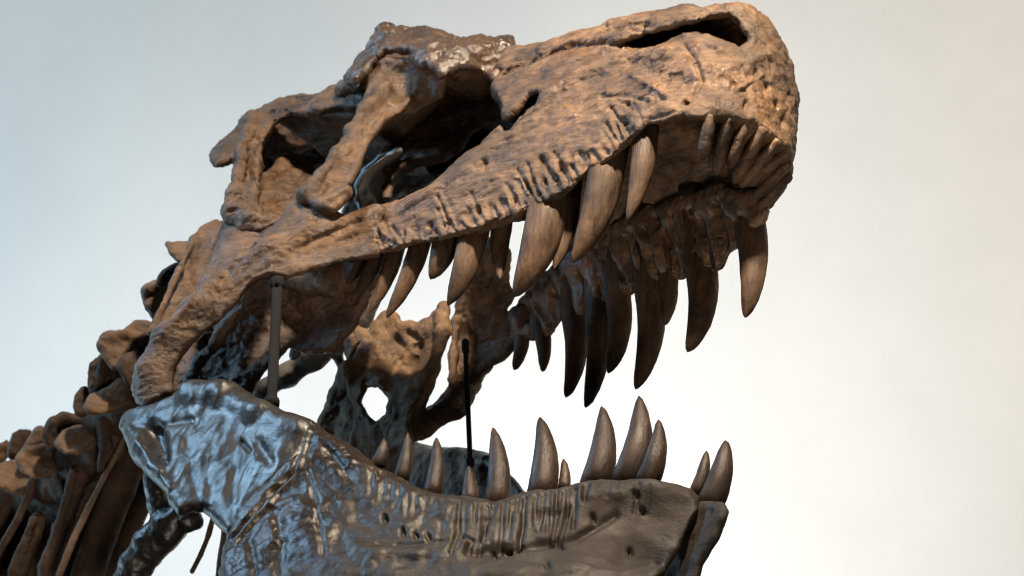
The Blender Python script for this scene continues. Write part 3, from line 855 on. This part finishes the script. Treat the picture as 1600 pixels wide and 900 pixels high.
for i, (b, t, w, wd) in enumerate(front_teeth):
    b = np.array(b, float); t = np.array(t, float)
    ts = np.linspace(-0.1, 1, 14)
    C = np.array([SK.on(*(b + (t - b) * x), -20 - (60 * x if x < 0.2 else 12 + 46 * (x - 0.2)), axis=2) for x in ts])
    pr = np.array([0.85 + 0.15 * math.sin(max(x, 0) * 3) if x < 0.8 else 0.9 * math.sqrt(max(0.02, 1 - ((x - 0.8) / 0.21) ** 2)) for x in ts])
    V, Q = sweep(C, 0.43 * wd * pr, 0.62 * wd * pr, C[0] - SK.local((0, -CAMD, CAMZ)), 16, 1.2, 50 + i)
    link_mesh('tooth', V, Q, M_snout, skull)

# ------------------------------------------------------------------ the lower jaw
ang = math.radians(25)
FJ = SK.R[0] * math.cos(ang) - SK.R[2] * math.sin(ang)
JW = Frame(SK.world((-862, 0, -285)), FJ, SK.R[1])
jaw = thing('lower_jaw', 'grey glossy fossil lower jaw with upright teeth below the open skull', 'jaw', JW)

JWP = [(200, 660, -300), (330, 610, -292), (360, 820, -305), (480, 670, -280), (480, 850, -295), (620, 750, -232), (620, 900, -256), (770, 785, -178), (770, 940, -205), (900, 760, -116), (900, 900, -146),
       (1020, 752, -66), (1010, 900, -78), (1085, 790, -22), (1040, 900, -26)]
_loc = np.array([JW.on(*p) for p in JWP])
jaw_w = rbf(_loc[:, [0, 2]], _loc[:, 1])

# rear bone
poly = [(187, 667), (194, 654), (205, 647), (230, 641), (252, 634), (268, 622), (281, 612), (303, 602), (332, 600), (361, 607), (388, 620), (412, 631), (448, 648), (484, 659), (496, 672), (484, 700), (472, 716), (455, 738), (412, 772), (384, 806), (361, 836), (345, 822), (332, 808), (318, 797), (300, 797), (281, 805),
        (268, 786), (252, 761), (232, 742), (216, 721), (200, 692)]
S = sculpt_for(JW, poly, [(0, 0, -320), (0, 0, -270)], h=2.5)
S.plate(poly, jaw_w, 20, 18, rough=2)
S.ptube([(205, 656, -300, 16), (260, 648, -302, 18), (305, 624, -300, 24), (350, 622, -298, 22), (410, 650, -294, 18), (470, 676, -288, 14)], 16, join=18)
V, Q = S.mesh([bumpy((80, 80, 80), 5, 2), bumpy((60, 40, 130), 2.2, 2, 'ridged'),
               strokes([([(238, 672), (246, 690), (250, 712)], 13, 22), ([(215, 690), (240, 720), (262, 760)], 6, -3), ([(210, 665), (255, 662), (300, 655)], 6, 5), ([(330, 680), (322, 740), (330, 790)], 8, 2.5), ([(370, 690), (366, 750), (362, 810)], 9, 3),
                        ([(400, 690), (420, 720)], 10, 5), ([(290, 690), (300, 740), (312, 790)], 8, 2.5), ([(376, 690), (388, 702)], 4, 6)]), bumpy((26, 18, 40), 1.2, 4)])
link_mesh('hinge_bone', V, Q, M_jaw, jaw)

# tooth-bearing bone
poly = [(468, 672), (484, 660), (498, 668), (513, 678), (542, 700), (571, 721), (590, 736), (616, 747), (661, 772), (721, 781), (770, 785), (822, 772), (871, 764), (909, 755), (957, 747), (990, 748), (1029, 753), (1055, 758), (1077, 765), (1092, 780), (1092, 796), (1085, 812), (1062, 855), (1032, 900), (1000, 938),
        (900, 975), (700, 1000), (480, 990), (370, 950), (345, 910), (343, 892), (352, 862), (360, 832), (376, 798), (402, 762), (441, 731), (460, 706), (466, 688)]
S = sculpt_for(JW, poly, [(0, 0, -320), (0, 0, -20)], h=2.5)
def jt(l, u):
    return np.interp(l, [0, 400, 800, 1000, 1100], [14, 24, 36, 32, 22]) + 0 * u
S.plate(poly, lambda l, u: jaw_w(l, u) + jt(l, u) - 22, 30, 15, rough=2, tf=jt)
V0 = [([(476, 668), (468, 700), (455, 740), (420, 775), (385, 812), (362, 842)], 4, 5), ([(482, 672), (476, 702), (463, 744), (428, 779), (393, 816), (368, 846)], 3.5, -4)]
jl = smooth_line([(575, 724), (616, 748), (661, 773), (721, 782), (770, 786), (822, 773), (871, 765), (909, 756), (957, 748), (1020, 756)], 80)
for i in range(2, 79, 2):
    x, y = jl[i]
    ln_ = r_.uniform(20, 88) * (1 if 20 < i < 62 else 0.6); x += r_.uniform(-4, 4)
    V0.append(([(x, y + 4), (x - ln_ * .03, y + ln_ * .55), (x - ln_ * .12 + r_.uniform(-4, 4), y + ln_)], r_.uniform(3, 5), r_.uniform(5, 9) if 24 < i < 66 else r_.uniform(1, 4)))
for x, y in [(855, 885), (788, 860), (795, 858), (926, 806), (985, 860), (1003, 796), (992, 770), (876, 850), (770, 862), (600, 806), (628, 828), (648, 832), (668, 836)]:
    V0.append(([(x, y), (x + 2, y + 5)], 4.2, 9))
V0 += [([(735, 862), (800, 856), (850, 850), (900, 842), (960, 805)], 7, 8), ([(700, 800), (770, 806), (830, 795), (900, 778), (970, 768)], 16, -6), ([(740, 900), (850, 890), (950, 870)], 18, -6), ([(480, 735), (492, 780), (500, 830), (505, 865)], 4, 4), ([(560, 860), (620, 868), (690, 866), (726, 850)], 12, -7), ([(728, 862), (738, 846), (722, 838)], 4, 6),
       ([(510, 700), (535, 730), (545, 745)], 6, 5), ([(430, 800), (440, 850), (436, 900)], 9, 4), ([(390, 850), (400, 900)], 8, 5), ([(590, 850), (640, 852), (700, 844)], 3, 3)]
V, Q = S.mesh([bumpy((80, 80, 80), 6, 3), where(bumpy((90, 46, 70), 2.6, 2, 'ridged', 5.0), lambda V, N, px, py: np.clip((980 - px) / 250, 0.12, 1)), strokes(V0),
               where(bumpy((20, 12, 20), 1.0, 3), lambda V, N, px, py: np.clip((1000 - px) / 300, 0.25, 1))])
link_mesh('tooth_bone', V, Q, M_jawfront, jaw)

# far half of the jaw
poly = [(560, 720), (600, 694), (640, 690), (680, 699), (740, 702), (770, 710), (795, 735), (815, 765), (840, 790), (1000, 800), (1072, 806), (1080, 790), (1092, 783), (1112, 782), (1130, 784), (1136, 799), (1122, 840), (1096, 885), (1080, 940), (900, 960), (560, 960)]
wp = [(600, 720, 250), (800, 760, 190), (1000, 830, 80), (1110, 800, 0), (1090, 900, -4), (700, 900, 240)]
S = sculpt_for(JW, poly, wp, h=3.0)
S.plate(poly, wp, 20, 13, rough=1.5)
V, Q = S.mesh([bumpy((70, 70, 70), 4, 3), bumpy((40, 30, 30), 1.0, 3, 'ridged'), strokes([([(1108, 800), (1080, 850), (1050, 895)], 7, 4), ([(760, 730), (775, 745)], 9, 8)])])
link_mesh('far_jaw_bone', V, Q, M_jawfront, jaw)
del S, V, Q

jaw_teeth = [((588, 730), (600, 685), 26, 3), ((626, 750), (637, 676), 28, 3), ((675, 774), (681, 683), 33, 4), ((734, 782), (732, 728), 29, 1), ((777, 782), (770, 668), 42, 5), ((846, 772), (843, 652), 50, 7), ((881, 764), (880, 717), 21, 2),
             ((929, 758), (940, 635), 52, 8), ((980, 750), (998, 619), 54, 9), ((1010, 754), (1029, 656), 42, 6)]
for i, (b, t, wd, bw) in enumerate(jaw_teeth):
    p = JW.on(b[0], b[1], -150)
    for _ in range(4): w = float(jaw_w(p[0], p[2])); p = JW.on(b[0], b[1], w)
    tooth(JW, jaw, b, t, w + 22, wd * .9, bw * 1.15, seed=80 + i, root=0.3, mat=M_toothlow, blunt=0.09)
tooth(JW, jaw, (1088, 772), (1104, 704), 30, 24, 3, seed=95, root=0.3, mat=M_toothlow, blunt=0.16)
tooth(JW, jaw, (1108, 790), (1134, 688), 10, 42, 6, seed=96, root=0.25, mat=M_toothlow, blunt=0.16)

# ------------------------------------------------------------------ steel rods of the mount
def rod(label, a, b, ya, yb, r, flat=1.0, mat=None):
    A = world_at(*a, ya); B = world_at(*b, yb)
    o = thing('support_rod', label, 'support rod', loc=B, group='steel rods of the mount')
    C = np.array([A + (B - A) * t for t in np.linspace(0, 1, 5)]) - B
    V, Q = sweep(C * 1000, [r] * 5, [r * flat] * 5, (0, 1, 0), 12)
    link_mesh('rod', V, Q, mat or M_steel, o)
    e = np.array([(B - B), (B - B) + (A - B) / np.linalg.norm(A - B) * 0.012])
    V, Q = sweep(e * 1000, [r * 1.5] * 2, [r * 1.5] * 2, (0, 1, 0), 12)
    link_mesh('collar', V, Q, M_steel, o)
    u_ = (A - B) / np.linalg.norm(A - B)
    e = np.array([A - B - u_ * 0.016, A - B + u_ * 0.004])
    V, Q = sweep(e * 1000, [r * 1.45] * 2, [r * 0.9] * 2, (0, 1, 0), 8)
    cl = link_mesh('clamp', V, Q, M_steel, o)
    e = np.array([A - B - u_ * 0.007 + np.array((0, -r * .0005, 0)), A - B - u_ * 0.007 + np.array((0, -r * .0016, 0))])
    V, Q = sweep(e * 1000, [r * 0.42] * 2, [r * 0.42] * 2, (0, 0, 1), 8)
    link_mesh('bolt', V, Q, M_steel, cl)
    return o

def wy(fr, px, py, w): return float(fr.world(fr.on(px, py, w))[1])
rod('flat dark steel bar joining cheek and near jaw hinge', (434, 438), (424, 634), wy(SK, 434, 438, -262), wy(JW, 424, 634, -290), 8.5, 0.5)
rod('thin steel rod dropping from far cheek to far jaw half', (727, 536), (735, 728), wy(SK, 727, 536, 70), wy(JW, 735, 728, 165), 4.2)

# ------------------------------------------------------------------ the neck behind, bone by bone
CF = Frame(world_at(250, 850, 0.50), (1, 0, 0), (0, 1, 0))
def slab(poly, w0, tilt=0.55, t=12, r=8, extra=(), h=3.0, amp=2.5):
    """one process: traced outline at depth w0, its upper edge leaning away by tilt"""
    P = np.array(poly, float); P = (P - P.mean(0)) * 1.12 + P.mean(0); poly = [tuple(q) for q in P]; ym = P[:, 1].mean(); xm = P[:, 0].mean()
    wp = [(x, y, w0 + tilt * (ym - y) + 0.25 * (x - xm)) for x, y in poly]
    L_ = np.array([CF.on(*q) for q in wp] + [CF.on(*q[:3]) for e in extra for q in e])
    S = Sculpt(CF, L_.min(0) - 55, L_.max(0) + 55, h)
    S.plate(poly, [wp[0], wp[len(wp) // 3], wp[2 * len(wp) // 3]], t, r, rough=2.5)
    for e in extra: S.ptube(e, 12, join=10)
    return S.mesh([bumpy((60, 60, 60), amp, 3), bumpy((20, 20, 20), 1.6, 3, 'ridged')])
def bar(pts, h=3.0, join=16):
    P = np.array([CF.on(*q[:3]) for q in pts]); R = max(q[3] for q in pts) + 30
    thin = R < 42
    S = Sculpt(CF, P.min(0) - R, P.max(0) + R, 2.2 if thin else h)
    S.ptube(pts, 8, join=2 if thin else 6)
    if thin: return S.mesh([bumpy((160, 160, 160), 2, 2)])
    return S.mesh([bumpy((160, 160, 160), 2, 2), bumpy((30, 30, 30), 0.6, 2, 'ridged')])
def ball(x, y, w, r):
    c = CF.on(x, y, w); S = Sculpt(CF, c - r * 1.5, c + r * 1.5, 4.5)
    S.tube([(*(c + np.array([-r * .25, r * .4, -r * .15])), r), (*(c + np.array([r * .25, -r * .4, r * .15])), r * .92)], 10)
    return S.mesh([bumpy((60, 60, 60), 7, 3), bumpy((24, 24, 24), 2, 3, 'ridged')])
def vertebra(label, parts):
    o = thing('neck_vertebra', label, 'vertebra', CF, 'neck vertebrae trailing off to the left')
    for nm, m, mat in parts: link_mesh(nm, *m, mat, o)
D, T = M_neckdark, M_neck  # D paints neck parts in shadow, T the ones catching light
vertebra('topmost neck vertebra, a tan knob behind the skull', [
    ('neural_spine', slab([(258, 383), (263, 377), (278, 379), (298, 380), (310, 400), (290, 408), (279, 408), (267, 397)], 90, 0.9), T),
    ('side_process', slab([(245, 440), (250, 431), (257, 423), (275, 413), (300, 410), (290, 440), (263, 446), (248, 446)], 110, -0.2), D), ('centrum', ball(330, 440, 150, 44), D)])
vertebra('neck vertebra with dark rounded knob left of the thin skull blade', [
    ('neural_spine', slab([(226, 460), (228, 449), (243, 441), (267, 444), (290, 450), (280, 480), (260, 500), (246, 502), (235, 487), (229, 474)], 140, 0.5, extra=[[(232, 452, 128, 9), (250, 448, 126, 9), (275, 452, 126, 9)], [(240, 470, 128, 6), (258, 466, 124, 6), (275, 468, 122, 6)]]), T),
    ('centrum', ball(300, 510, 200, 52), D)])
vertebra('neck vertebra with broad lit plate beside the lower skull hinge', [
    ('neural_spine', slab([(158, 540), (163, 525), (178, 519), (193, 517), (202, 508), (213, 503), (233, 508), (240, 530), (225, 540), (200, 553), (190, 573), (178, 570), (167, 560)], 190, 0.7, extra=[[(162, 540, 178, 9), (168, 528, 180, 9), (195, 522, 182, 8)]]), T),
    ('side_process', slab([(186, 575), (190, 562), (200, 554), (216, 550), (226, 570), (216, 604), (203, 602), (193, 590)], 150, 0.3), D), ('centrum', ball(236, 590, 240, 58), D)])
vertebra('neck vertebra with pinkish tongue just above the jaw hinge', [
    ('neural_spine', slab([(139, 590), (143, 570), (150, 563), (160, 557), (172, 570), (183, 585), (184, 597), (167, 609), (150, 616), (141, 612)], 240, 0.2, extra=[[(160, 560, 222, 6), (158, 585, 220, 5), (152, 612, 220, 5)], [(173, 572, 222, 5), (178, 590, 220, 5)]]), D),
    ('side_process', slab([(136, 634), (143, 618), (167, 607), (182, 593), (196, 585), (206, 606), (202, 628), (177, 640), (155, 644), (140, 644)], 190, 0.9), T),
    ('side_process', slab([(115, 636), (118, 620), (126, 610), (134, 607), (143, 618), (139, 642), (128, 650), (118, 648)], 250, 0.3), D), ('centrum', ball(198, 645, 290, 62), D)])
vertebra('neck vertebra with ringed knob touching the left end of the jaw', [
    ('neural_spine', slab([(72, 688), (75, 670), (80, 659), (94, 647), (112, 648), (126, 652), (134, 664), (116, 668), (100, 674), (92, 692), (80, 700)], 330, 0.3, extra=[[(76, 680, 315, 7), (84, 660, 312, 8), (102, 651, 312, 7), (128, 656, 312, 7)]]), D),
    ('side_process', slab([(91, 692), (97, 676), (106, 669), (132, 667), (144, 676), (152, 688), (140, 700), (125, 707), (102, 709)], 280, 1.0), T),
    ('side_process', slab([(152, 660), (164, 655), (190, 650), (200, 660), (188, 712), (166, 728), (152, 738), (158, 700)], 250, -0.1, extra=[[(162, 662, 232, 6), (165, 695, 228, 7), (158, 730, 226, 6)]]), D), ('centrum', ball(156, 705, 360, 66), D),
    ('neck_rib', bar([(196, 680, 236, 5), (180, 712, 232, 6), (160, 750, 226, 6), (140, 790, 220, 6), (115, 842, 212, 6), (88, 910, 200, 6)]), T),
    ('neck_rib', bar([(208, 712, 300, 26), (186, 765, 300, 28), (160, 830, 300, 28), (130, 920, 300, 28)], 4.0), D), ('neck_rib', bar([(240, 690, 360, 26), (224, 760, 360, 26), (190, 850, 360, 24), (160, 930, 360, 24)], 4.0), D)])
vertebra('neck vertebra with leaf-shaped tan lobe, second from the jaw end', [
    ('neural_spine', slab([(36, 704), (46, 688), (53, 676), (61, 669), (70, 676), (72, 688), (60, 700), (46, 708)], 430, 0.2), T),
    ('side_process', slab([(30, 720), (34, 708), (44, 702), (66, 697), (92, 690), (104, 700), (104, 712), (90, 732), (72, 742), (53, 746), (36, 736)], 370, 1.0, extra=[[(32, 716, 352, 6), (46, 703, 358, 5), (90, 692, 362, 5)]]), T), ('centrum', ball(108, 756, 450, 70), D),
    ('neck_rib', slab([(112, 738), (126, 732), (138, 738), (132, 770), (118, 806), (100, 856), (86, 920), (56, 920), (72, 864), (92, 812), (104, 772)], 300, 0.1, 10, 8, [[(114, 738, 286, 6), (104, 780, 286, 5), (90, 825, 286, 5), (68, 885, 286, 5)]]), D),
    ('neck_rib', bar([(214, 718, 330, 6), (196, 756, 326, 6), (174, 802, 320, 6), (150, 850, 314, 6), (128, 900, 308, 6)]), T)])
vertebra('neck vertebra with pale pointed lobe near the left picture edge', [
    ('neural_spine', slab([(14, 712), (15, 694), (20, 680), (30, 672), (46, 676), (46, 690), (36, 706), (22, 716)], 520, 0.2), D),
    ('side_process', slab([(-6, 738), (0, 727), (23, 723), (32, 732), (40, 745), (58, 754), (48, 766), (36, 772), (12, 766), (-4, 758)], 440, 0.9), T), ('centrum', ball(58, 796, 540, 74), D),
    ('neck_rib', slab([(48, 814), (56, 806), (68, 812), (62, 840), (50, 872), (40, 920), (6, 920), (22, 880), (38, 846)], 360, 0.1, 10, 8, [[(52, 812, 346, 6), (38, 850, 346, 5), (20, 890, 346, 5)]]), D),
    ('neck_rib', bar([(150, 770, 420, 34), (120, 830, 420, 36), (90, 930, 420, 36)], 4.0), D)])
vertebra('neck vertebra cut off by the left picture edge', [
    ('neural_spine', slab([(-20, 720), (-10, 700), (0, 694), (10, 690), (16, 702), (8, 716), (-4, 728)], 620, 0.2), T),
    ('side_process', slab([(-40, 770), (-30, 758), (0, 766), (18, 774), (26, 782), (10, 790), (-20, 786)], 520, 0.8), T), ('centrum', ball(4, 836, 640, 84), D),
    ('neck_rib', bar([(52, 752, 420, 9), (44, 778, 416, 9), (28, 812, 410, 8), (10, 842, 404, 8), (-14, 884, 400, 8)]), T),
    ('neck_rib', bar([(80, 790, 520, 36), (50, 850, 520, 40), (20, 940, 520, 40)], 4.0), D),
    ('neck_rib', bar([(10, 790, 500, 34), (-20, 850, 500, 38), (-50, 940, 500, 38)], 4.0), D)])

# ------------------------------------------------------------------ loose bones under the jaw hinge
def bone(name, label, cat, tubes, mat, part='shaft', h=3.0, disp=None, head=None, group=None):
    P = np.array([CF.on(*p[:3]) for t in tubes for p in t]); R = max(p[3] for t in tubes for p in t) + 30
    S = Sculpt(CF, P.min(0) - R, P.max(0) + R, h)
    for t in tubes: S.ptube(t, 10, join=2 if h < 2.5 else 10)
    V, Q = S.mesh(disp or [bumpy((60, 60, 60), 5, 3), bumpy((22, 22, 22), 1.4, 3, 'ridged')])
    o = thing(name, label, cat, CF, group)
    link_mesh(part, V, Q, mat, o)
    if head:
        S = Sculpt(CF, CF.on(*head[:3]) - head[3] * 2, CF.on(*head[:3]) + head[3] * 2, 3.0)
        S.ell(CF.on(*head[:3]), (head[3], head[3], head[3] * .8), 0)
        V, Q = S.mesh([bumpy((40, 40, 40), 6, 3)])
        link_mesh('head', V, Q, mat, o)
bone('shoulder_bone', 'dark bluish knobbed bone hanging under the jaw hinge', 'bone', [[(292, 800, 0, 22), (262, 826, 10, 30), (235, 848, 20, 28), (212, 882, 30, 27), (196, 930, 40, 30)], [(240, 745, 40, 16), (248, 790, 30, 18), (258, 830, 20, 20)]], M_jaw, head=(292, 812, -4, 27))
bone('thin_rib', 'thin dark bent rib dangling free under the jaw hinge', 'rib', [[(334, 804, 0, 5), (326, 836, 0, 5), (314, 866, 0, 4.4), (300, 893, 0, 3.4)]], M_neckdark, h=2.0, disp=[bumpy((40, 40, 40), 1.5, 2)])
bone('slim_strut', 'straight dark brown strut beside the front jaw edge', 'strut', [[(356, 800, 60, 7), (348, 860, 60, 7), (340, 930, 60, 7)]], M_neckdark, h=2.0, disp=[bumpy((40, 40, 40), 1.5, 2)])
